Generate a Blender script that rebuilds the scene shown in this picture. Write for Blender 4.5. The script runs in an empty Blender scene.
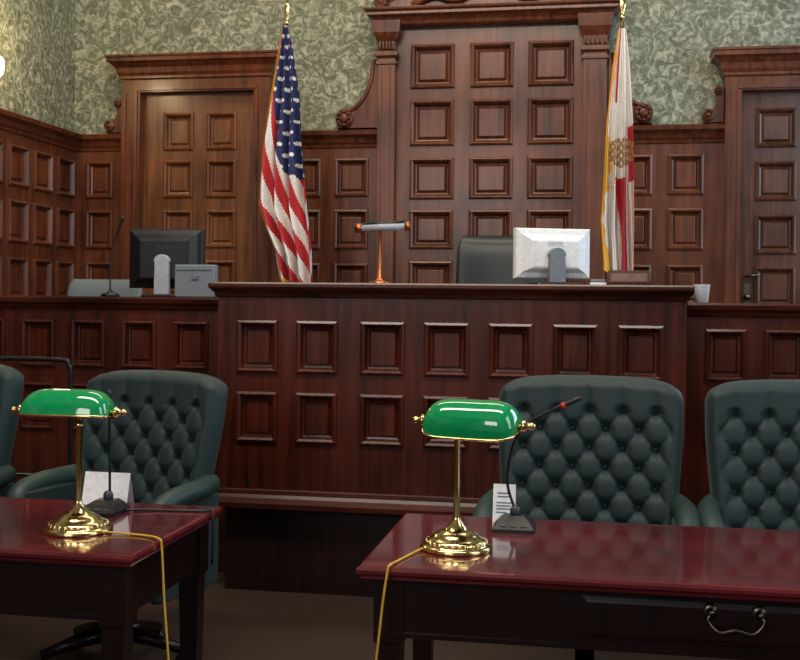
import bpy, bmesh, math, random
from mathutils import Vector, Matrix
random.seed(4)
pi=math.pi
scn=bpy.context.scene
scn.view_settings.view_transform='Standard'
scn.view_settings.look='None'

# ------------------------------------------------------------ materials
def _new(name):
    m=bpy.data.materials.new(name); m.use_nodes=True
    nt=m.node_tree; b=nt.nodes['Principled BSDF']
    return m,nt,b
def plain(name,col,rough=.5,metal=0,coat=0,em=None,ems=0,bump=0,bscale=60,spec=None,sheen=0):
    m,nt,b=_new(name)
    b.inputs['Roughness'].default_value=rough
    b.inputs['Metallic'].default_value=metal
    b.inputs['Coat Weight'].default_value=coat
    b.inputs['Coat Roughness'].default_value=.06
    if sheen: b.inputs['Sheen Weight'].default_value=sheen
    if spec is not None: b.inputs['Specular IOR Level'].default_value=spec
    tc=nt.nodes.new('ShaderNodeTexCoord')
    n=nt.nodes.new('ShaderNodeTexNoise'); n.inputs['Scale'].default_value=bscale; n.inputs['Detail'].default_value=4
    nt.links.new(tc.outputs['Object'],n.inputs['Vector'])
    r=nt.nodes.new('ShaderNodeValToRGB')
    r.color_ramp.elements[0].position=.3; r.color_ramp.elements[1].position=.7
    r.color_ramp.elements[0].color=(col[0]*.88,col[1]*.88,col[2]*.88,1)
    r.color_ramp.elements[1].color=(min(1,col[0]*1.08),min(1,col[1]*1.08),min(1,col[2]*1.08),1)
    nt.links.new(n.outputs['Fac'],r.inputs['Fac']); nt.links.new(r.outputs['Color'],b.inputs['Base Color'])
    if bump:
        bp=nt.nodes.new('ShaderNodeBump'); bp.inputs['Strength'].default_value=bump; bp.inputs['Distance'].default_value=.004
        nt.links.new(n.outputs['Fac'],bp.inputs['Height']); nt.links.new(bp.outputs['Normal'],b.inputs['Normal'])
    if em:
        b.inputs['Emission Color'].default_value=(*em,1); b.inputs['Emission Strength'].default_value=ems
    return m
def wood(name,dark,light,axis='Z',rough=.35,coat=.15,grain=1.0,crough=.18,spec=.4):
    m,nt,b=_new(name)
    tc=nt.nodes.new('ShaderNodeTexCoord'); mp=nt.nodes.new('ShaderNodeMapping')
    s=[26*grain,26*grain,26*grain]; s['XYZ'.index(axis)]=1.6*grain
    mp.inputs['Scale'].default_value=s
    nt.links.new(tc.outputs['Object'],mp.inputs['Vector'])
    n=nt.nodes.new('ShaderNodeTexNoise'); n.inputs['Scale'].default_value=1; n.inputs['Detail'].default_value=8; n.inputs['Distortion'].default_value=.6
    nt.links.new(mp.outputs['Vector'],n.inputs['Vector'])
    n2=nt.nodes.new('ShaderNodeTexNoise'); n2.inputs['Scale'].default_value=2.3; n2.inputs['Detail'].default_value=2
    nt.links.new(tc.outputs['Object'],n2.inputs['Vector'])
    mx=nt.nodes.new('ShaderNodeMath'); mx.operation='MULTIPLY_ADD'; mx.inputs[1].default_value=.45
    sc=nt.nodes.new('ShaderNodeMath'); sc.operation='MULTIPLY'; sc.inputs[1].default_value=.6
    nt.links.new(n.outputs['Fac'],sc.inputs[0])
    nt.links.new(n2.outputs['Fac'],mx.inputs[0]); nt.links.new(sc.outputs[0],mx.inputs[2])
    r=nt.nodes.new('ShaderNodeValToRGB')
    r.color_ramp.elements[0].position=.36; r.color_ramp.elements[1].position=.68
    r.color_ramp.elements[0].color=(*dark,1); r.color_ramp.elements[1].color=(*light,1)
    nt.links.new(mx.outputs[0],r.inputs['Fac']); nt.links.new(r.outputs['Color'],b.inputs['Base Color'])
    b.inputs['Roughness'].default_value=rough
    b.inputs['Specular IOR Level'].default_value=spec
    b.inputs['Coat Weight'].default_value=coat; b.inputs['Coat Roughness'].default_value=crough
    bp=nt.nodes.new('ShaderNodeBump'); bp.inputs['Strength'].default_value=.08; bp.inputs['Distance'].default_value=.002
    nt.links.new(n.outputs['Fac'],bp.inputs['Height']); nt.links.new(bp.outputs['Normal'],b.inputs['Normal'])
    return m
def wallpaper(name):
    m,nt,b=_new(name)
    tc=nt.nodes.new('ShaderNodeTexCoord')
    n=nt.nodes.new('ShaderNodeTexNoise'); n.inputs['Scale'].default_value=8; n.inputs['Detail'].default_value=8; n.inputs['Distortion'].default_value=2.0; n.inputs['Roughness'].default_value=.72
    nt.links.new(tc.outputs['Object'],n.inputs['Vector'])
    w=nt.nodes.new('ShaderNodeTexWave'); w.wave_type='RINGS'; w.inputs['Scale'].default_value=2.8; w.inputs['Distortion'].default_value=18; w.inputs['Detail'].default_value=4; w.inputs['Detail Scale'].default_value=3.0
    nt.links.new(tc.outputs['Object'],w.inputs['Vector'])
    mx=nt.nodes.new('ShaderNodeMath'); mx.operation='MULTIPLY_ADD'; mx.inputs[1].default_value=.20
    nt.links.new(w.outputs['Fac'],mx.inputs[0]); nt.links.new(n.outputs['Fac'],mx.inputs[2])
    r=nt.nodes.new('ShaderNodeValToRGB')
    e=r.color_ramp.elements
    e[0].position=.42; e[0].color=(.10,.112,.068,1)
    e[1].position=.84; e[1].color=(.50,.50,.39,1)
    k=e.new(.62); k.color=(.21,.225,.155,1)
    nt.links.new(mx.outputs[0],r.inputs['Fac']); nt.links.new(r.outputs['Color'],b.inputs['Base Color'])
    b.inputs['Roughness'].default_value=.42
    bp=nt.nodes.new('ShaderNodeBump'); bp.inputs['Strength'].default_value=.8; bp.inputs['Distance'].default_value=.02
    nt.links.new(mx.outputs[0],bp.inputs['Height']); nt.links.new(bp.outputs['Normal'],b.inputs['Normal'])
    return m

W_WALL=wood('wood_wall',(.040,.010,.004),(.165,.047,.019),rough=.30)
W_DOOR=wood('wood_door',(.065,.019,.006),(.22,.078,.028))
W_DOOR2=wood('wood_door_dark',(.035,.012,.006),(.12,.045,.026),rough=.25)  # same wood as the left door, dim cool light put into its colour
W_BENCH=wood('wood_bench',(.022,.004,.002),(.100,.019,.009),rough=.27)
W_BENCHX=wood('wood_bench_cap',(.025,.005,.003),(.11,.024,.012),axis='X',rough=.25)
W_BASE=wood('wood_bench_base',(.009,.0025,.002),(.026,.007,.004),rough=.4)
W_TOP=wood('mahogany_top',(.070,.006,.010),(.18,.018,.024),axis='X',rough=.16,coat=1,crough=.07,spec=.5)
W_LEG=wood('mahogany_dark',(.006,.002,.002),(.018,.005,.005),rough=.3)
PAPER=wallpaper('damask_wallpaper')
PLASTER=plain('ceiling_plaster',(.55,.52,.42),.8,bump=.2)
CARPET=plain('carpet_brown',(.036,.017,.009),.95,bump=.8,bscale=25)
GREEN=plain('green_upholstery',(.009,.027,.029),.52,bump=.4,bscale=280,sheen=.10,spec=.4)
GREEN2=plain('green_arm_leather',(.018,.042,.038),.5,bump=.2,bscale=200)
BRASS=plain('polished_brass',(.80,.60,.28),.16,1)
DBRASS=plain('aged_brass',(.16,.14,.11),.3,1)
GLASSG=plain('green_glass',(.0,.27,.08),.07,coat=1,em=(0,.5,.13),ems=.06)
GLASSW=plain('green_glass_inside',(.0,.10,.035),.25)  # shade lining, its backlit darkness put into the colour
YEL=plain('yellow_cord',(.75,.42,.05),.5)
BLACK=plain('black_plastic',(.008,.008,.011),.35)
DGREY=plain('dark_grey_plastic',(.04,.042,.05),.45)
SILV=plain('silver_plastic',(.45,.48,.54),.35)
LGREY=plain('light_grey_plastic',(.20,.23,.27),.5)
WHITE=plain('white_plastic',(.88,.91,.94),.4)
CARD=plain('white_card',(.90,.92,.96),.7)
INK=plain('card_ink',(.12,.16,.25),.7)
RED=plain('flag_red',(.50,.02,.03),.75)
FWHITE=plain('flag_white',(.80,.77,.74),.75)
BLUE=plain('flag_blue',(.018,.025,.11),.75)
GOLD=plain('gold_fringe',(.80,.42,.04),.6,bump=.5,bscale=200)
COPPER=plain('copper_metal',(.60,.20,.08),.3,1)
BLEATHER=plain('black_leather',(.010,.016,.017),.4)
GREYF=plain('grey_fabric',(.14,.17,.19),.8)
SEAL=plain('seal_gold',(.45,.26,.10),.7)
REDRING=plain('red_ring',(.6,.03,.02),.4)

# ------------------------------------------------------------ mesh builder
class MB:
    def __init__(s,mats):
        s.v=[];s.f=[];s.mi=[];s.sm=[];s.mats=mats;s.M=Matrix.Identity(4);s.m=0;s.s=False
    def V(s,p):
        s.v.append(tuple(s.M@Vector(p)));return len(s.v)-1
    def F(s,idx):
        s.f.append(tuple(idx));s.mi.append(s.m);s.sm.append(s.s)
    def ngon(s,pts): s.F([s.V(p) for p in pts])
    def box(s,x0,x1,y0,y1,z0,z1):
        s.loft([(y0,x0,x1,z0,z1),(y1,x0,x1,z0,z1)])
    def loft(s,R):
        rings=[[s.V((a,y,c)),s.V((b,y,c)),s.V((b,y,d)),s.V((a,y,d))] for (y,a,b,c,d) in R]
        s.rings(rings,True)
    def rings(s,rings,caps=True):
        n=len(rings[0])
        for r0,r1 in zip(rings,rings[1:]):
            for i in range(n): s.F([r0[i],r0[(i+1)%n],r1[(i+1)%n],r1[i]])
        if caps: s.F(rings[0][::-1]);s.F(rings[-1])
    def rbox(s,x0,x1,y0,y1,z0,z1,b=.01):
        def ring(i,z):
            a0,a1,c0,c1=x0+i,x1-i,y0+i,y1-i;k=b
            P=[(a0+k,c0),(a1-k,c0),(a1,c0+k),(a1,c1-k),(a1-k,c1),(a0+k,c1),(a0,c1-k),(a0,c0+k)]
            return [s.V((x,y,z)) for x,y in P]
        s.rings([ring(b,z0),ring(0,z0+b),ring(0,z1-b),ring(b,z1)])
    def zstack(s,L):
        s.rings([[s.V((a,c,z)),s.V((b,c,z)),s.V((b,d,z)),s.V((a,d,z))] for z,a,b,c,d in L])
    def lathe(s,prof,seg=32,T=None,sm=True):
        T=T or Matrix.Identity(4);old=s.s;s.s=sm
        R=[]
        for r,z in prof:
            R.append([s.V(T@Vector((r*math.cos(2*pi*i/seg),r*math.sin(2*pi*i/seg),z))) for i in range(seg)])
        s.rings(R,True);s.s=old
    def sphere(s,c,r,seg=16,sc=(1,1,1)):
        pr=[(math.sin(pi*i/10)*r+1e-5,-math.cos(pi*i/10)*r) for i in range(11)]
        s.lathe(pr,seg,Matrix.Translation(c)@Matrix.Diagonal((*sc,1)))
    def tube(s,pts,r,seg=10,sm=True):
        pts=[Vector(p) for p in pts];old=s.s;s.s=sm
        rr=r if isinstance(r,(list,tuple)) else [r]*len(pts)
        R=[];up=None
        for i,p in enumerate(pts):
            t=(pts[min(i+1,len(pts)-1)]-pts[max(i-1,0)]).normalized()
            if up is None:
                up=Vector((0,0,1)) if abs(t.z)<.9 else Vector((1,0,0))
            a=(up-t*up.dot(t)).normalized();b=t.cross(a);up=a
            R.append([s.V(p+(a*math.cos(2*pi*k/seg)+b*math.sin(2*pi*k/seg))*rr[i]) for k in range(seg)])
        s.rings(R,True);s.s=old
    def extr(s,poly,y0,y1):
        A=[s.V((x,y0,z)) for x,z in poly];B=[s.V((x,y1,z)) for x,z in poly]
        s.rings([A,B],True)
    def cornice(s,x0,x1,yf,yb,prof,ends=True,eL=None,eR=None):
        R=[]
        for o,z in prof:
            e=o if ends else 0
            a=e if eL is None else min(e,eL);b=e if eR is None else min(e,eR)
            R.append([s.V((x0-a,yb,z)),s.V((x0-a,yf-o,z)),s.V((x1+b,yf-o,z)),s.V((x1+b,yb,z))])
        s.rings(R,True)
    def panels(s,x0,x1,z0,z1,y,cols,rows,prof):
        xs=[x0]+[c for p in cols for c in p]+[x1]; zs=[z0]+[c for p in rows for c in p]+[z1]
        for i in range(len(xs)-1):
            for j in range(len(zs)-1):
                a,b,c,d=xs[i],xs[i+1],zs[j],zs[j+1]
                if b-a<1e-4 or d-c<1e-4: continue
                if i%2==1 and j%2==1:
                    R=[[s.V((a+k,y-h,c+k)),s.V((b-k,y-h,c+k)),s.V((b-k,y-h,d-k)),s.V((a+k,y-h,d-k))] for k,h in prof]
                    s.rings(R,False); s.F(R[-1])
                else: s.ngon([(a,y,c),(b,y,c),(b,y,d),(a,y,d)])
    def obj(s,name,parent=None,merge=False,bevel=0):
        me=bpy.data.meshes.new(name); me.from_pydata(s.v,[],s.f)
        for m in s.mats: me.materials.append(m)
        for p,mi,sm in zip(me.polygons,s.mi,s.sm): p.material_index=mi;p.use_smooth=sm
        bm=bmesh.new();bm.from_mesh(me)
        if merge: bmesh.ops.remove_doubles(bm,verts=bm.verts,dist=1e-4)
        bmesh.ops.recalc_face_normals(bm,faces=bm.faces)
        bm.to_mesh(me);bm.free()
        o=bpy.data.objects.new(name,me);bpy.context.collection.objects.link(o)
        if parent: o.parent=parent
        if bevel:
            b=o.modifiers.new('bev','BEVEL');b.width=bevel;b.segments=2;b.limit_method='ANGLE';b.angle_limit=math.radians(40)
        return o
def spl(pts,n=8):
    P=[Vector(p) for p in pts];P=[P[0]*2-P[1]]+P+[P[-1]*2-P[-2]];out=[]
    for i in range(1,len(P)-2):
        for k in range(n):
            t=k/n;a,b,c,d=P[i-1:i+3]
            out.append(.5*((2*b)+(c-a)*t+(2*a-5*b+4*c-d)*t*t+(3*b-a-3*c+d)*t**3))
    out.append(P[-2]);return out
def interp(tab,x):
    if x<=tab[0][0]: return tab[0][1]
    for (a,b),(c,d) in zip(tab,tab[1:]):
        if x<=c: return b+(d-b)*(x-a)/(c-a)
    return tab[-1][1]

PP=[(0,0),(.003,.014),(.016,.020),(.028,.010),(.036,-.018),(.048,-.022),(.062,-.008),(.066,-.006)]
PB=[(0,0),(.002,.013),(.013,.019),(.024,.010),(.032,-.020),(.040,-.022),(.052,-.010)]
PF=.45  # raised dais level

# ------------------------------------------------------------ room shell
def boxobj(name,mat,*a,bevel=0):
    mb=MB([mat]);mb.box(*a);return mb.obj(name,bevel=bevel)
boxobj('floor',CARPET,-5.0,3.6,-3.2,9.0,-.1,0)
boxobj('ceiling',PLASTER,-5.0,3.6,-3.2,9.0,5.4,5.5)
boxobj('wall_back',PAPER,-4.6,3.4,8.66,8.8,0,5.4)
boxobj('wall_left',PAPER,-4.5,-4.33,-3.0,8.66,0,5.4)
mb=MB([PAPER])
for y0,y1,z0,z1 in [(-3,1.2,0,5.4),(3.0,5.6,0,5.4),(7.6,8.66,0,5.4),(1.2,3.0,0,1.3),(1.2,3.0,4.4,5.4),(5.6,7.6,0,1.3),(5.6,7.6,4.4,5.4)]:
    mb.box(3.2,3.4,y0,y1,z0,z1)
mb.obj('wall_right')
for i,(y0,y1) in enumerate([(1.2,3.0),(5.6,7.6)]):
    mb=MB([W_WALL])
    for a in (y0,(y0+y1)/2-.03,y1-.06): mb.box(3.22,3.30,a,a+.06,1.3,4.4)
    for z in (1.3,2.3,3.3,4.34): mb.box(3.23,3.29,y0,y1,z,z+.06)
    mb.box(3.12,3.35,y0-.05,y1+.05,1.24,1.30)
    mb.obj('window_%d'%(i+1))
boxobj('floor_dais',CARPET,-4.26,3.1,6.32,8.5,0,PF)

ROWS=[(.58,.88),(1.0,1.28),(1.42,1.74),(1.85,2.17),(2.27,2.58)]
WC=[(0,2.66),(.012,2.665),(.02,2.69),(.03,2.70),(.045,2.735),(.075,2.76),(.08,2.79),(.06,2.80),(0,2.81)]
BS=[(0,PF),(.03,PF+.001),(.03,PF+.09),(.01,PF+.11),(0,PF+.11)]
mb=MB([W_WALL])
def wains(x0,x1,cols,ends=False,M=None):
    if M: mb.M=M
    mb.panels(x0,x1,PF,2.70,8.60 if not M else 0,cols,ROWS,PP)
    y=8.60 if not M else 0
    mb.cornice(x0,x1,y,y+.055,WC,ends)
    mb.cornice(x0,x1,y,y+.02,BS,ends)
    mb.M=Matrix.Identity(4)
wains(-4.27,-3.84,[(-4.19,-3.95)])
wains(-2.59,-1.70,[(-2.45,-2.17),(-2.06,-1.78)])
wains(.08,.96,[(.15,.43),(.54,.81)])
wains(2.16,3.15,[(2.24,2.54),(2.64,2.94)])
mb.obj('trim_1_wainscot')
mb=MB([W_WALL])
ML=Matrix.Translation((-4.27,0,0))@Matrix.Rotation(pi/2,4,'Z')
cols=[];y=8.24
while y>0: cols.append((y,y+.29));y-=.375
cols=cols[::-1]
wains(0,8.6,cols,False,ML)
mb.obj('trim_2_wainscot')

def door(k,xl,xr,zt,cx0,cx1,cz0,cz1,cols,rows,mat,cm):
    mb=MB([mat,DBRASS])
    y=8.60
    mb.panels(xl,xr,PF,zt,y,cols,rows,PP)
    mb.m=1
    hx=xr-.06 if k==1 else xl+.06
    mb.sphere((hx,y-.05,1.50),.028);mb.tube([(hx,y,1.50),(hx,y-.05,1.50)],.012);mb.box(hx-.025,hx+.025,y-.008,y,1.38,1.60)
    if k==2: mb.tube([(hx,y-.05,1.66),(hx+.11,y-.05,1.665)],.010);mb.tube([(hx,y,1.66),(hx,y-.05,1.66)],.012)
    mb.obj('door_%d'%k)
    mb=MB([cm])
    wl=cx0;wr=cx1
    for a,b in ((wl,xl),(xr,wr)):
        mb.box(a,b,8.50,8.65,PF,zt+.001)
        w=b-a
        mb.box(a+.12*w,a+.28*w,8.485,8.499,PF,zt);mb.box(b-.28*w,b-.12*w,8.485,8.499,PF,zt)
        mb.box(a-.01,b+.01,8.48,8.655,PF,PF+.22)
    mb.box(wl,wr,8.501,8.65,zt,cz0)
    mb.box(xl-.03,xr+.03,8.485,8.499,zt+.012,zt+.04)
    h=cz1-cz0
    mb.cornice(wl,wr,8.50,8.655,[(0,cz0-.03),(.015,cz0-.02),(.015,cz0),(.03,cz0+h*.15),(.04,cz0+h*.4),(.07,cz0+h*.6),(.095,cz0+h*.68),(.095,cz0+h*.86),(.105,cz0+h*.9),(.105,cz1),(.0,cz1+.005)])
    mb.obj('trim_%d_door_casing'%(k+2))
DR=[(.60,.92),(1.02,1.34),(1.44,1.76),(1.86,2.17),(2.27,2.58),(2.66,2.97)]
door(1,-3.68,-2.71,3.13,-3.84,-2.58,3.26,3.42,[(-3.51,-3.25),(-3.14,-2.88)],DR,W_DOOR,W_WALL)
DR2=[(.60,.90),(1.0,1.3),(1.42,1.73),(1.82,2.12),(2.22,2.52),(2.62,2.92)]
door(2,1.07,2.0,3.04,.95,2.14,3.17,3.34,[(1.18,1.48),(1.60,1.88)],DR2,W_DOOR2,W_WALL)

# central aedicule
mb=MB([W_WALL])
CR=[(.56,.90),(1.02,1.34),(1.44,1.76),(1.85,2.16),(2.24,2.57),(2.66,3.02),(3.11,3.46)]
mb.panels(-1.55,-.10,PF,3.63,8.54,[(-1.44,-1.09),(-.97,-.63),(-.52,-.17)],CR,[(a*1.15,b*1.3) for a,b in PP])
mb.box(-1.71,.10,8.58,8.655,PF,3.65)
for a,b in ((-1.69,-1.55),(-.10,.08)):
    mb.box(a,b,8.46,8.6,PF,3.36)
    mb.box(a+.035,b-.035,8.45,8.459,PF+.35,3.28)
    mb.box(a-.02,b+.02,8.44,8.6,PF,PF+.3)
    mb.cornice(a,b,8.46,8.6,[(0,3.29),(.012,3.295),(.012,3.32),(0,3.325)])
    mb.cornice(a,b,8.46,8.6,[(0,3.34),(.02,3.36),(.02,3.39),(.0,3.41),(.0,3.47),(.012,3.49),(.035,3.54),(.04,3.58),(.045,3.63),(0,3.64)])
    for i in range(5):
        x=a+.02+(b-a-.04)*i/4;mb.tube([(x,8.45,3.41),(x,8.45,3.47)],.012,8)
mb.cornice(-1.69,.08,8.48,8.655,[(0,3.59),(.02,3.605),(.03,3.63),(.05,3.655),(.08,3.67),(.08,3.695),(.10,3.705),(.105,3.725),(0,3.73)])
cxp=-.805;zc=2.83
def arc(r,a0=48,a1=132):
    L=[]
    for i in range(41):
        t=math.radians(a0+(a1-a0)*i/40);L.append((cxp+r*math.cos(t),zc+r*math.sin(t)))
    return L
A=arc(1.28);B=arc(1.36)
mb.extr(A+B[::-1],8.40,8.655)
A=arc(1.33);B=arc(1.40)
mb.extr(A+B[::-1],8.35,8.655)
mb.extr([(cxp-.84,3.72)]+arc(1.29)[::-1]+[(cxp+.84,3.72)],8.52,8.655)
for s in (-1,1):
    P=spl([(cxp+s*.62,8.50,3.76),(cxp+s*.45,8.48,3.83),(cxp+s*.28,8.48,3.79),(cxp+s*.12,8.48,3.87)],6);mb.tube(P,.03,8)
for s in (-1,1):
    T=Matrix.Translation((cxp+s*.86,8.42,3.775))@Matrix.Rotation(pi/2,4,'X')
    mb.lathe([(.05,-.1),(.05,.02),(.035,.03),(.03,.015),(.015,.035),(.001,.04)],20,T)
mb.obj('trim_5_aedicule',bevel=.003)
mb=MB([W_WALL])
for sgn in (-1,1):
    def mx(x): return (x if sgn<0 else 2*cxp-x)
    outl=[(-1.70,3.36),(-1.735,3.35),(-1.745,3.26),(-1.76,3.17),(-1.80,3.07),(-1.86,2.99),(-1.92,2.955),(-1.97,2.95),(-2.03,2.90),(-2.03,2.81),(-1.70,2.81)]
    mb.extr([(mx(x),z) for x,z in outl],8.53,8.655)
    rib=spl([(mx(x),8.53,z) for x,z in outl[1:8]],4);mb.tube(rib,.018,8)
    T=Matrix.Translation((mx(-1.965),8.53,2.885))@Matrix.Rotation(pi/2,4,'X')
    mb.lathe([(.072,-.02),(.072,.025),(.058,.04),(.048,.025),(.035,.03),(.03,.05),(.001,.055)],24,T)
    for i in range(8):
        t=i*pi/4;mb.sphere((mx(-1.965)+.050*math.cos(t),8.498,2.885+.050*math.sin(t)),.014,8)
mb.obj('trim_6_consoles',bevel=.003)
for k,(x,sg,z) in enumerate([(-3.85,-1,2.81),(.945,-1,2.81)]):
    mb=MB([W_WALL])
    o=[(0,0),(.16,0),(.17,.05),(.14,.09),(.09,.10),(.06,.15),(.06,.24),(.03,.27),(0,.27)]
    mb.extr([(x+sg*a*.9,z+b) for a,b in o],8.55,8.655)
    for a,b,r in ((.115,.055,.045),(.045,.235,.03)):
        T=Matrix.Translation((x+sg*a,8.55,z+b))@Matrix.Rotation(pi/2,4,'X')
        mb.lathe([(r,0),(r,.02),(r*.7,.03),(r*.6,.015),(r*.3,.035),(.001,.04)],20,T)
    mb.obj('trim_%d_scroll'%(k+7),bevel=.003)

# ------------------------------------------------------------ judge bench
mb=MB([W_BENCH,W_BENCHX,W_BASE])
Y=5.2
cols=[(-1.73,-1.52),(-1.43,-1.22),(-1.11,-.89),(-.80,-.58),(-.49,-.28),(-.19,.02),(.11,.32)]
mb.panels(-1.83,.42,.50,1.48,Y,cols,[(.745,.995),(1.085,1.345)],PB)
mb.box(-1.83,-1.80,Y+.003,6.0,.5,1.48);mb.box(.39,.42,Y+.003,6.0,.5,1.48);mb.box(-1.80,.39,5.97,6.0,.5,1.48)
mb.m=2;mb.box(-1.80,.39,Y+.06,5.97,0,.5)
mb.m=1
mb.cornice(-1.83,.42,Y,6.0,[(0,1.455),(.010,1.46),(.015,1.478),(.025,1.487),(.03,1.495),(.035,1.498),(.04,1.508),(.04,1.522),(.03,1.53)],eR=.03)
mb.cornice(-1.83,.42,Y,6.0,[(0,.42),(.03,.425),(.035,.45),(.022,.475),(.012,.49),(.01,.51),(0,.515)],eR=.03)
mb.obj('judge_bench')
def side(name,x0,x1,cols):
    mb=MB([W_BENCH,W_BENCHX]);Y=5.6
    mb.panels(x0,x1,.40,1.41,Y,cols,[(.72,.98),(1.065,1.325)],PB)
    mb.box(x0,x1,Y+.05,6.28,0,1.40)
    mb.m=1
    mb.cornice(x0,x1,Y,6.30,[(0,1.38),(.010,1.39),(.018,1.405),(.03,1.412),(.04,1.42),(.045,1.44),(.04,1.452)],False)
    mb.cornice(x0,x1,Y,6.28,[(0,0),(.03,.001),(.03,.36),(.02,.38),(0,.40)],False)
    return mb.obj(name)
c=[];x=-2.22
while x>-4.1: c.append((x,x+.20));x-=.2935
side('clerk_bench',-4.2,-1.875,c[::-1])
side('witness_stand',.452,3.1,[(.54,.74),(.82,1.02),(1.10,1.30),(1.38,1.58),(1.66,1.86),(1.94,2.14),(2.22,2.42)])

# ------------------------------------------------------------ flags
def flag(name,x,ytab,zt,zb,L,R,colour,mats,ph,finz):
    mb=MB(mats+[GOLD])
    e=bpy.data.objects.new(name,None);bpy.context.collection.objects.link(e)
    nu,nv=80,260
    grid=[]
    for j in range(nv+1):
        v=j/nv;z=zt+(zb-zt)*v;l=interp(L,-z);r=interp(R,-z);row=[]
        for i in range(nu+1):
            u=i/nu
            amp=.008+.05*min(1,v*1.6)
            yy=ytab-.035-.05*min(1,v*3)+amp*math.sin(u*3.4*2*pi+ph+v*1.6)+.4*amp*math.sin(u*7*2*pi-v*3)
            zz=z-.05*v*math.sin(u*pi)*.8-.10*v*v*(u-.3)*.6
            xx=l+(r-l)*(u+.03*math.sin(u*6*pi+v*4))
            row.append(mb.V((xx,yy,zz)))
        grid.append(row)
    mb.s=True
    for j in range(nv):
        for i in range(nu):
            mb.m=colour((i+.5)/nu,(j+.5)/nv,len(mats))
            mb.F([grid[j][i],grid[j][i+1],grid[j+1][i+1],grid[j+1][i]])
    mb.obj('cloth',e)
    mp=MB([BRASS,DBRASS])
    mp.tube([(x,ytab+.02,PF+.08),(x,ytab+.02,finz-.18)],.012,12)
    mp.lathe([(.13,PF),(.13,PF+.02),(.10,PF+.045),(.04,PF+.07),(.025,PF+.12),(.018,PF+.16)],24,Matrix.Translation((x,ytab+.02,0)))
    mp.sphere((x,ytab+.02,finz-.17),.020)
    mp.lathe([(.008,-.16),(.012,-.14),(.026,-.09),(.018,-.04),(.001,0)],12,Matrix.Translation((x,ytab+.02,finz))@Matrix.Diagonal((1,.4,1,1)))
    mp.obj('pole',e)
    return e
def usc(u,v,n):
    if u<.05+.02*math.sin(v*60) or v>.985 : return n
    edge=.20+.55*max(0,v-.18)**.8*1.6
    if v<.52+.08*u and u>edge-.15*math.sin(v*5):
        a=u*5.0; b=v*24
        best=9
        for q in (math.floor(b),math.floor(b)+1):
            off=.5 if q%2 else 0
            aa=round(a-off)+off
            d=((a-aa)*.055)**2+((b-q)*.078)**2
            best=min(best,d)
        return 1 if best<.014**2 else 2
    s=(u*1.0-v*.95+.16*math.sin(v*3.0))*8.5
    return 0 if math.floor(s)%2==0 else 1
LU=[(-3.46,-2.28),(-3.31,-2.30),(-2.91,-2.36),(-2.54,-2.42),(-2.14,-2.44),(-1.95,-2.38),(-1.80,-2.31),(-1.58,-2.27)]
RU=[(-3.46,-2.24),(-3.31,-2.20),(-2.91,-2.13),(-2.54,-2.11),(-2.14,-2.07),(-1.88,-2.03),(-1.58,-2.01)]
flag('american_flag',-2.26,7.85,3.46,1.58,LU,RU,usc,[RED,FWHITE,BLUE],0,3.66)
def flc(u,v,n):
    if u<.16+.06*math.sin(v*14)+.03*math.sin(v*70) or v>.985: return n
    r2=((u-.60)*.2)**2+((v-.50)*1.7)**2
    if r2<.10**2 and v>.44 and (math.sin(u*40)*math.sin(v*200))>-.35: return 2
    if v>.60 and .50+.1*math.sin(v*9)<u<.80: return 0
    if .40<v<=.62 and u>.86: return 0
    if v<.30 and .30<u<.36: return 0
    return 1
LF=[(-3.36,.15),(-3.1,.11),(-2.72,.07),(-2.35,.055),(-2.0,.04),(-1.7,.065)]
RF=[(-3.36,.20),(-3.1,.225),(-2.72,.245),(-2.0,.265),(-1.62,.27)]
flag('florida_flag',.175,7.85,3.36,1.66,LF,RF,flc,[RED,FWHITE,SEAL],1.2,3.62)

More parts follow.
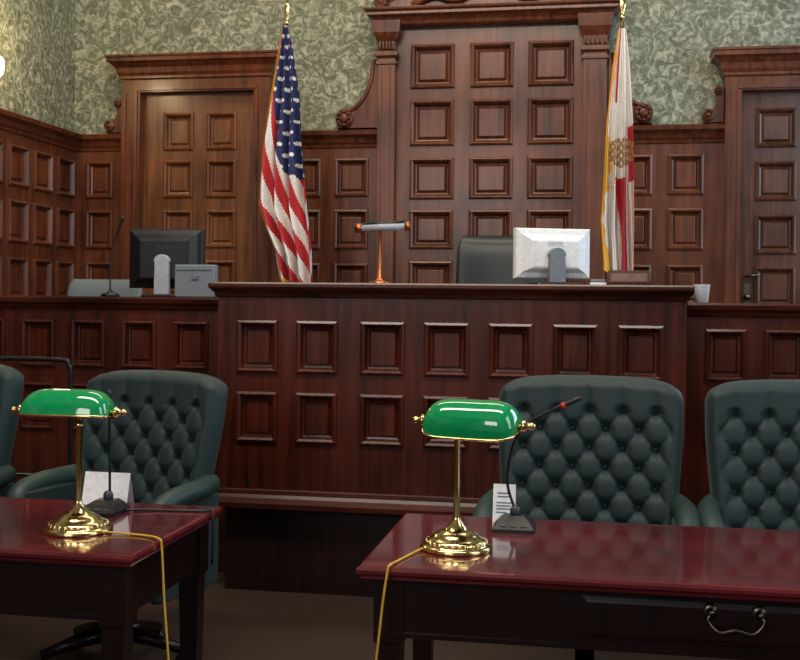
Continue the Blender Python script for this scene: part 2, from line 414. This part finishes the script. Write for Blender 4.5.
# ------------------------------------------------------------ tufted chairs
def chair(name,x,y,rot,w=.345,ztop=1.17):
    e=bpy.data.objects.new(name,None);bpy.context.collection.objects.link(e)
    e.location=(x,y,0);e.rotation_euler=(0,0,rot)
    mb=MB([GREEN]);mb.s=True
    nu,nv=120,130
    z0=.44;H=ztop-z0;a_=.122;b_=.140;zrow=ztop-.125
    front=[];back=[]
    def yc(a,b): return .20+.14*(b-.3)-.035*a*a
    for j in range(nv+1):
        b=j/nv;fr=[];bk=[]
        for i in range(nu+1):
            a=-1+2*i/nu
            ww=w*(.86+.14*min(1,b*1.3)**.8)
            corner=max(0,(b-.92)/.08)
            xx=a*ww*(1-.045*corner**3)
            zt=H-.035*abs(a)**8-.014*a*a
            z=z0+b*zt
            e1=min((1-abs(a))*w,(1-b)*H, b*H+.02)
            k=min(1,max(0,e1/.045))
            round_=math.sqrt(max(0,1-(1-k)**2))
            h=.08*round_
            zz=z-zrow
            p=xx/a_+zz/b_;q=xx/a_-zz/b_
            # deep round dimple at each button, softer pleats between them
            pl=(abs(math.sin(pi*p))*abs(math.sin(pi*q)))**.34
            cp=.75*(abs(math.cos(pi*p))*abs(math.cos(pi*q)))**4
            tf=pl*.6+.4-cp
            if zz>0:
                fl=abs(math.sin(pi*xx/a_))**.35
                s_=min(1,zz/.095)
                tf=(fl*.6+.4-.75*abs(math.cos(pi*xx/a_))**8*max(0,1-zz/.025))*(1-s_)+s_*(.78+.22*fl)
            edge=(1-abs(a))*w
            if edge<.07:
                tt=max(0,edge-.035)/.035
                tf=tf*tt+(1-tt)*.9
            h+=.034*(tf-1)*min(1,k)*(1 if b>.02 else 0)
            yb=yc(a,b)
            fr.append(mb.V((xx,yb-h,z)));bk.append(mb.V((xx,yb+.045*round_,z)))
        front.append(fr);back.append(bk)
    for G in (front,back):
        for j in range(nv):
            for i in range(nu): mb.F([G[j][i],G[j][i+1],G[j+1][i+1],G[j+1][i]])
    for i in range(nu): mb.F([front[0][i],front[0][i+1],back[0][i+1],back[0][i]])
    mb.obj('back',e,merge=True)
    mb=MB([GREEN2])
    for n in range(0,12):
        z=zrow-n*b_/2
        for m in range(-4,5):
            xx=(m+(.5 if n%2 else 0))*a_
            bb=(z-z0)/H
            ww=w*(.86+.14*min(1,max(bb,0)*1.3)**.8)
            if abs(xx)>ww-.055 or bb<.05: continue
            a=xx/ww
            mb.sphere((xx,yc(a,bb)-.036,z),.012,10,(1,.6,1))
    mb.obj('buttons',e)
    mb=MB([GREEN]);mb.s=True
    def sup(c,sx,sy,sz,px=.35):
        R=[]
        for i in range(13):
            t=-pi/2+pi*i/12;cz=math.sin(t);cr=max(1e-3,math.cos(t))**px
            ring=[]
            for k in range(40):
                u=2*pi*k/40;cx=math.copysign(abs(math.cos(u))**.35,math.cos(u));cy=math.copysign(abs(math.sin(u))**.35,math.sin(u))
                ring.append(mb.V((c[0]+sx*cr*cx,c[1]+sy*cr*cy,c[2]+sz*math.copysign(abs(cz)**.8,cz))))
            R.append(ring)
        mb.rings(R)
    sup((0,-.05,.44),.27,.27,.075)
    sup((0,-.03,.35),.29,.27,.05)
    mb.obj('seat',e)
    mb=MB([GREEN2,GREEN])
    for s in (-1,1):
        path=spl([(s*(w-.03),.20,.71),(s*(w+.0),.08,.705),(s*(w+.005),-.08,.695),(s*w,-.17,.665),(s*(w-.01),-.20,.59)],5)
        mb.m=0;mb.tube(path,[.042]*(len(path)-1)+[.036],14)
        mb.sphere(path[-1],.037,14)
        mb.m=1
        mb.rbox(min(s*(w-.045),s*(w+.02)),max(s*(w-.045),s*(w+.02)),-.19,.20,.32,.69,.015)
    mb.obj('arms',e)
    mb=MB([W_LEG,BLACK])
    mb.lathe([(.035,.10),(.035,.30),(.12,.31)],20)
    for k in range(5):
        t=2*pi*k/5+.3;c,s=math.cos(t),math.sin(t)
        mb.tube([(0,0,.13),(c*.15,s*.15,.11),(c*.28,s*.28,.075)],[.035,.028,.02],8)
        mb.m=1;mb.sphere((c*.28,s*.28,.03),.03);mb.m=0
    mb.obj('swivel_base',e)
    return e
chair('tufted_armchair',-.02,3.98,math.radians(-2))
chair('tufted_armchair',.755,3.98,math.radians(0))
chair('tufted_armchair',-1.85,4.08,math.radians(-15),w=.34,ztop=1.145)
chair('tufted_armchair',-2.71,4.05,math.radians(-6),w=.325,ztop=1.165)

# ------------------------------------------------------------ tables
def table(name,x0,x1,y0,y1,drawers):
    e=bpy.data.objects.new(name,None);bpy.context.collection.objects.link(e)
    mb=MB([W_TOP,W_LEG]);Z=.76
    def st(L): mb.zstack([(z,x0+i,x1-i,y0+i,y1-i) for z,i in L])
    st([(.722,.022),(.725,.012),(.730,.008),(.735,.012),(.738,.004),(.742,0),(.750,0),(.757,.004),(Z,.010)])
    mb.obj('top',e)
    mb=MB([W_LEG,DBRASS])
    i=.045
    A,B,C,D=x0+i,x1-i,y0+i,y1-i
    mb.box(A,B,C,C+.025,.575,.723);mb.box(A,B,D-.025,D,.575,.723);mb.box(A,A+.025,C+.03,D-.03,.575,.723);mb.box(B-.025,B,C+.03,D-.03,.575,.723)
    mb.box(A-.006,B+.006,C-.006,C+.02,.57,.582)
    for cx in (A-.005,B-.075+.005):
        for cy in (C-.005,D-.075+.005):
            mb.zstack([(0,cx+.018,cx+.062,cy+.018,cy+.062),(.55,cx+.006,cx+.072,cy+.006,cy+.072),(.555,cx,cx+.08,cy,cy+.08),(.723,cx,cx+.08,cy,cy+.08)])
    for a,b in drawers:
        mb.m=0
        mb.panels(a,b,.595,.715,C-.002,[(a+.008,b-.008)],[(.603,.707)],[(0,0),(.0,.008),(.008,.010),(.014,.012)])
        mb.m=1
        c=(a+b)/2;z=.688;yy=C-.015
        for s in (-1,1):
            T=Matrix.Translation((c+s*.058,yy+.004,z))@Matrix.Rotation(pi/2,4,'X')
            mb.lathe([(.020,-.004),(.020,.002),(.013,.006),(.007,.008),(.007,.02),(.010,.024),(.001,.028)],16,T)
        mb.tube(spl([(c-.058,yy-.016,z),(c-.066,yy-.02,z-.02),(c-.04,yy-.022,z-.046),(c,yy-.022,z-.038),(c+.04,yy-.022,z-.046),(c+.066,yy-.02,z-.02),(c+.058,yy-.016,z)],5),.0045,8)
    mb.obj('frame',e)
    return e
table('counsel_table',-.60,1.35,2.785,3.52,[(-.03,.73)])
table('counsel_table',-3.0,-1.205,2.765,3.49,[(-2.7,-1.9)])

# ------------------------------------------------------------ banker lamps
def lamp(x,y,rot,off,cord,tilt=-8,ext=.25,sz=.080):
    e=bpy.data.objects.new('banker_lamp',None);bpy.context.collection.objects.link(e)
    Z=.76
    mb=MB([BRASS]);T=Matrix.Translation((x,y,Z))
    mb.lathe([(.098,0),(.100,.004),(.100,.010),(.094,.014),(.088,.016),(.086,.024),(.074,.032),(.066,.034),(.060,.042),(.046,.050),(.032,.054),(.028,.062),(.020,.068),(.018,.074),(.012,.080),(.0095,.09),(.0085,.30),(.012,.305),(.012,.315),(.0085,.32),(.008,.365),(.013,.370),(.013,.38),(.006,.385)],48,T)
    for k in range(28):
        t=2*pi*k/28;mb.sphere((x+.082*math.cos(t),y+.082*math.sin(t),Z+.020),.0075,8)
    R=Matrix.Translation((x,y,Z))@Matrix.Rotation(rot,4,'Z')
    mb.M=R
    mb.tube([(off-.155,0,.352),(off+.155,0,.352)],.0045,8)
    mb.tube([(0,0,.34),(0,0,.41)],.006,8)
    for s in (-1,1):
        c=off+s*.150
        mb.lathe([(.001,-.012),(.014,-.008),(.017,0),(.010,.008),(.007,.014),(.011,.02),(.008,.028),(.001,.031)],16,Matrix.Translation((c,0,.352))@Matrix.Rotation(s*pi/2,4,'Y'))
    mb.obj('stand',e)
    sh=MB([GLASSG,GLASSW,BRASS]);sh.M=R@Matrix.Translation((off,0,.338))@Matrix.Rotation(math.radians(tilt),4,'X');sh.s=True
    Lh=.135;nA,nB=40,24
    for layer,(sc,mi) in enumerate([(1,0),(.955,1)]):
        sh.m=mi;G=[]
        for i in range(nA+1):
            s=-1+2*i/nA;s=math.sin(s*pi/2)
            rr=(1-abs(s)**5)**.42 if abs(s)<1 else 0.0
            rr=max(rr,.12)
            row=[]
            for k in range(nB+1):
                t=-ext+(pi+2*ext)*k/nB
                st=math.sin(t); st=math.copysign(abs(st)**.85,st)
                row.append(sh.V((s*Lh*sc,-math.cos(t)*.075*sc*(.35+.65*rr),st*sz*sc*rr)))
            G.append(row)
        for i in range(nA):
            for k in range(nB): sh.F([G[i][k],G[i+1][k],G[i+1][k+1],G[i][k+1]])
        if layer==0: G0=G
    sh.m=2
    rim=[Vector(sh.v[G0[i][0]]) for i in range(nA+1)]+[Vector(sh.v[G0[i][nB]]) for i in range(nA,-1,-1)]
    sh.M=Matrix.Identity(4)
    sh.tube(rim+[rim[0]],.0042,6)
    sh.obj('shade',e)
    cb=MB([YEL]);cb.tube(spl(cord,8),.0032,8);cb.obj('cord',e)
    return e
lamp(-.37,3.04,math.radians(-14),.045,[(-.455,3.0,.768),(-.475,2.95,.7645),(-.50,2.85,.7645),(-.51,2.79,.767),(-.515,2.775,.75),(-.53,2.765,.62),(-.55,2.76,.35),(-.52,2.76,.1),(-.45,2.80,.006)],tilt=6,ext=.14)
lamp(-1.49,3.03,math.radians(2),-.035,[(-1.40,3.0,.768),(-1.34,3.005,.7645),(-1.26,2.99,.7645),(-1.205,2.95,.766),(-1.195,2.945,.74),(-1.18,2.93,.60),(-1.15,2.92,.3),(-1.14,2.93,.1),(-1.10,3.0,.006)],tilt=-6,ext=0.0)

# ------------------------------------------------------------ microphones
def mic(x,y,path,tipred,cord=None):
    mb=MB([BLACK,DGREY,REDRING])
    mb.zstack([(.76,x-.062,x+.062,y-.07,y+.06),(.772,x-.062,x+.062,y-.07,y+.06),(.79,x-.045,x+.045,y-.03,y+.05),(.80,x-.03,x+.03,y,y+.045)])
    mb.m=1
    for k in range(3): mb.rbox(x-.04+.03*k,x-.02+.03*k,y-.058,y-.04,.772,.782,.002)
    mb.lathe([(.016,.79),(.016,.815),(.010,.825)],16,Matrix.Translation((x,y+.03,0)))
    mb.m=0
    P=spl(path,8)
    mb.tube(P,[.0045]*(len(P)-6)+[.0045,.006,.008,.008,.008,.007],8)
    if tipred:
        mb.m=2;a,b=P[-4],P[-3];mb.tube([a,a+(b-a)*.6],.0090,10)
    if cord:
        mb.m=0;mb.tube(spl(cord,6),.004,8)
    mb.obj('gooseneck_microphone')
mic(-.23,3.34,[(-.23,3.37,.81),(-.255,3.37,.90),(-.235,3.36,1.02),(-.18,3.34,1.09),(-.035,3.32,1.165)],True)
mic(-1.535,3.30,[(-1.53,3.33,.81),(-1.532,3.33,.95),(-1.534,3.33,1.05),(-1.534,3.325,1.15)],False,[(-1.475,3.32,.768),(-1.40,3.36,.7645),(-1.30,3.37,.7645),(-1.23,3.38,.7645),(-1.207,3.38,.766),(-1.195,3.37,.75),(-1.19,3.35,.6)])

def tent(x0,x1,y,h,lines):
    mb=MB([CARD,INK])
    Z=.7605
    for s in (-1,1):
        a=.03*s
        mb.ngon([(x0,y+a,Z),(x1,y+a,Z),(x1,y,Z+h),(x0,y,Z+h)])
    mb.m=1
    for f,w0,w1 in lines:
        z=h*f; t=h*.03
        y1=y-.03*(1-f)-.0012;y2=y-.03*(1-f-.03)-.0012
        mb.ngon([(x0+(x1-x0)*w0,y1,Z+z),(x0+(x1-x0)*w1,y1,Z+z),(x0+(x1-x0)*w1,y2,Z+z+t),(x0+(x1-x0)*w0,y2,Z+z+t)])
    return mb.obj('tent_card')
tent(-1.67,-1.51,3.445,.105,[])
tent(-.305,-.235,3.46,.115,[(.75,.2,.8),(.66,.2,.7),(.5,.15,.85),(.42,.15,.8),(.34,.15,.85),(.25,.15,.6)])

# ------------------------------------------------------------ things on the benches
def monitor(x,y,z,w,h,rot,body,stand,b=.06):
    e=bpy.data.objects.new('computer_monitor',None);bpy.context.collection.objects.link(e)
    e.location=(x,y,z);e.rotation_euler=(0,0,rot)
    mb=MB([body,BLACK,DGREY])
    mb.loft([(.03,-w/2,w/2,b,b+h),(.0,-w/2,w/2,b,b+h),(-.012,-w/2+.006,w/2-.006,b+.006,b+h-.006),(-.022,-w/2+.03,w/2-.03,b+.03,b+h-.03),(-.05,-w/2+.07,w/2-.07,b+.05,b+h-.06),(-.055,-w/2+.08,w/2-.08,b+.06,b+h-.07)])
    mb.m=1
    mb.box(-w/2+.015,w/2-.015,.03,.033,b+.015,b+h-.015)
    mb.m=2
    for k in range(4): mb.box(-w*.10,w*.10,-.0560,-.054,b+h*.72-.007*k,b+h*.72-.007*k+.002)
    mb.obj('housing',e,bevel=.003)
    mb=MB([stand,BLACK])
    mb.m=1
    mb.zstack([(0,-.11,.11,-.12,.08),(.01,-.11,.11,-.12,.08),(.016,-.10,.10,-.11,.07)])
    mb.m=0
    W=.042;zt=b+h*.42
    poly=[(-W,.014),(W,.014),(W*.92,zt)]+[(W*1.05*math.cos(t*pi/10),zt+.01+W*.9*math.sin(t*pi/10)) for t in range(0,11)]+[(-W*.92,zt)]
    mb.extr(poly,-.095,-.052)
    mb.obj('stand',e,bevel=.006)
    return e
monitor(-2.385,5.90,1.452,.43,.335,math.radians(4),BLACK,SILV,.05)
monitor(-.21,5.62,1.53,.395,.255,math.radians(20),WHITE,LGREY,.035)
mb=MB([LGREY,GREYF])
mb.rbox(-2.25,-2.02,5.68,5.74,1.452,1.63,.006);mb.m=1
mb.box(-2.235,-2.04,5.675,5.68,1.60,1.606);mb.box(-2.15,-2.11,5.672,5.68,1.55,1.57)
mb.obj('file_box')
mb=MB([BLACK,DGREY])
mb.lathe([(.05,1.452),(.05,1.465),(.02,1.475),(.01,1.49)],20,Matrix.Translation((-2.62,5.68,0)))
P=spl([(-2.62,5.68,1.48),(-2.62,5.68,1.62),(-2.60,5.68,1.75),(-2.54,5.67,1.90)],6)
mb.tube(P,[.005]*(len(P)-4)+[.006,.009,.009,.008],8)
mb.obj('gooseneck_microphone')
mb=MB([COPPER,BLACK,SILV])
mb.lathe([(.05,1.53),(.05,1.54),(.03,1.548),(.012,1.56),(.009,1.80)],24,Matrix.Translation((-1.075,5.5,0)))
mb.m=2;mb.tube([(-1.19,5.5,1.815),(-.935,5.5,1.825)],.020,16)
mb.m=1;mb.tube([(-1.17,5.505,1.825),(-.95,5.505,1.835)],.020,16)
mb.m=0;mb.tube([(-1.205,5.5,1.8145),(-1.17,5.5,1.8155)],.024,16);mb.tube([(-.945,5.5,1.8245),(-.922,5.5,1.8255)],.024,16)
mb.obj('desk_lamp')
mb=MB([W_BENCHX,W_WALL])
mb.zstack([(1.53,.06,.27,5.40,5.47),(1.545,.06,.27,5.40,5.47),(1.60,.065,.265,5.42,5.47),(1.605,.07,.26,5.425,5.465)])
mb.m=1;mb.ngon([(.08,5.399,1.55),(.25,5.399,1.55),(.25,5.415,1.59),(.08,5.415,1.59)])
mb.obj('name_plate')
mb=MB([WHITE,BLACK])
mb.lathe([(.028,1.4525),(.032,1.455),(.040,1.538),(.042,1.541),(.038,1.541),(.031,1.46)],24,Matrix.Translation((.522,5.60,0)))
mb.obj('paper_cup')
mb=MB([WHITE,LGREY])
mb.rbox(-.02,.06,5.42,5.45,1.53,1.545,.003);mb.m=1;mb.rbox(-.018,.055,5.424,5.446,1.548,1.56,.003);mb.box(-.016,-.004,5.426,5.444,1.544,1.549)
mb.obj('stapler')

def ochair(name,x,y,w,ztop,mat,rot=0):
    e=bpy.data.objects.new(name,None);bpy.context.collection.objects.link(e)
    e.location=(x,y,PF);e.rotation_euler=(0,0,rot)
    H=ztop-PF
    mb=MB([mat,BLACK]);mb.s=True
    R=[]
    for j in range(15):
        t=j/14;z=.50+(H-.50)*t
        ww=w/2*(.85+.15*math.sin(t*pi*.7))*(1-max(0,(t-.88)/.12)**2*.10)
        th=.05*math.sqrt(max(.02,1-(2*t-1)**6))
        ring=[]
        for k in range(32):
            u=2*pi*k/32;cx=math.copysign(abs(math.cos(u))**.45,math.cos(u));cy=math.copysign(abs(math.sin(u))**.7,math.sin(u))
            ring.append(mb.V((ww*cx,.22+.1*t+th*cy-.05*(cx*cx),z)))
        R.append(ring)
    mb.rings(R)
    R=[]
    for z,s in ((.42,.9),(.44,1),(.50,1),(.53,.9)):
        R.append([mb.V((w*.48*s*math.copysign(abs(math.cos(2*pi*k/32))**.4,math.cos(2*pi*k/32)),-.02+.24*s*math.copysign(abs(math.sin(2*pi*k/32))**.4,math.sin(2*pi*k/32)),z)) for k in range(32)])
    mb.rings(R)
    mb.obj('cushions',e)
    mb=MB([BLACK])
    mb.lathe([(.03,.08),(.03,.42)],16)
    for s in (-1,1): mb.tube(spl([(s*w*.48,.20,.48),(s*w*.52,.18,.66),(s*w*.52,-.1,.67),(s*w*.48,-.15,.46)],6),.018,8)
    mb.tube([(0,.1,.43),(0,.27,.44),(0,.30,.60)],.02,8)
    for k in range(5):
        t=2*pi*k/5+.3;c,s=math.cos(t),math.sin(t)
        mb.tube([(0,0,.11),(c*.27,s*.27,.065)],[.03,.018],8);mb.sphere((c*.27,s*.27,.03),.03)
    mb.obj('frame',e)
ochair('office_chair',-.59,6.75,.56,1.87,BLEATHER)
ochair('office_chair',-3.27,6.75,.54,1.57,GREYF)

mb=MB([BLACK])
P=spl([(-3.4,4.85,1.15),(-2.9,4.85,1.15),(-2.50,4.85,1.15),(-2.44,4.85,1.125),(-2.43,4.85,1.03),(-2.43,4.85,.5),(-2.43,4.85,0.0)],8)
mb.tube(P,.011,10)
mb.tube([(-3.4,4.85,1.15),(-3.4,4.85,0)],.011,10);mb.tube([(-3.4,4.85,.6),(-2.43,4.85,.6)],.008,8)
mb.tube([(-3.4,4.72,.012),(-3.4,4.98,.012)],.012,8);mb.tube([(-2.43,4.72,.012),(-2.43,4.98,.012)],.012,8)
mb.obj('metal_railing')

WARM=plain('sconce_glass',(.9,.8,.6),.4,em=(1,.72,.38),ems=6)
mb=MB([BRASS,WARM])
mb.lathe([(.06,0),(.06,.015),(.03,.03)],20,Matrix.Translation((-4.33,7.20,2.98))@Matrix.Rotation(pi/2,4,'Y'))
mb.tube(spl([(-4.31,7.20,2.98),(-4.24,7.20,2.93),(-4.20,7.20,3.0)],6),.01,8)
mb.m=1;mb.lathe([(.02,3.0),(.045,3.03),(.055,3.08),(.05,3.13),(.035,3.15),(.001,3.155)],24,Matrix.Translation((-4.20,7.20,0)))
mb.obj('wall_sconce')
l=bpy.data.lights.new('sconce_light','POINT');l.energy=18;l.color=(1,.75,.42);l.shadow_soft_size=.08
o=bpy.data.objects.new('sconce_light',l);o.location=(-3.98,7.3,3.35);bpy.context.collection.objects.link(o)

# ------------------------------------------------------------ lights
def area(name,loc,target,sx,sy,power,col):
    l=bpy.data.lights.new(name,'AREA');l.shape='RECTANGLE';l.size=sx;l.size_y=sy;l.energy=power;l.color=col
    o=bpy.data.objects.new(name,l);o.location=loc
    o.rotation_euler=(Vector(target)-Vector(loc)).to_track_quat('-Z','Y').to_euler()
    bpy.context.collection.objects.link(o);return o
area('window_light_1',(3.15,6.6,2.9),(0,6.6,2.0),1.9,3.0,95,(.62,.80,1))
area('window_light_2',(3.15,2.1,2.9),(0,3.0,1.0),1.7,3.0,60,(.85,.92,1))
area('ceiling_light_1',(-1.0,2.8,5.3),(-1.0,4.9,0),4.2,.8,195,(1,.91,.78))  # added overhead fill, wide for soft shadows; no ceiling fitting
area('ceiling_light_2',(-1.2,6.4,5.3),(-1.2,8.4,1.5),4.0,.8,120,(1,.87,.66))  # second added overhead fill, warm, aimed at the back wall
area('window_light_3',(-2.2,-2.8,3.4),(-1,6,1.5),2.6,1.8,95,(1,.96,.92))  # added general fill from behind the camera; no window there
w=bpy.data.worlds.new('world');scn.world=w;w.use_nodes=True
w.node_tree.nodes['Background'].inputs[0].default_value=(.8,.88,1,1);w.node_tree.nodes['Background'].inputs[1].default_value=.18

# ------------------------------------------------------------ camera
cam=bpy.data.cameras.new('camera');co=bpy.data.objects.new('camera',cam);bpy.context.collection.objects.link(co)
cam.sensor_width=36;cam.lens=1100/800*36;cam.shift_y=-30/800;cam.clip_start=.05
co.matrix_world=Matrix.Translation((0,0,1.45))@Matrix.Rotation(math.radians(10),4,'Z')@Matrix.Rotation(pi/2,4,'X')@Matrix.Rotation(math.radians(.6),4,'Z')
scn.camera=co
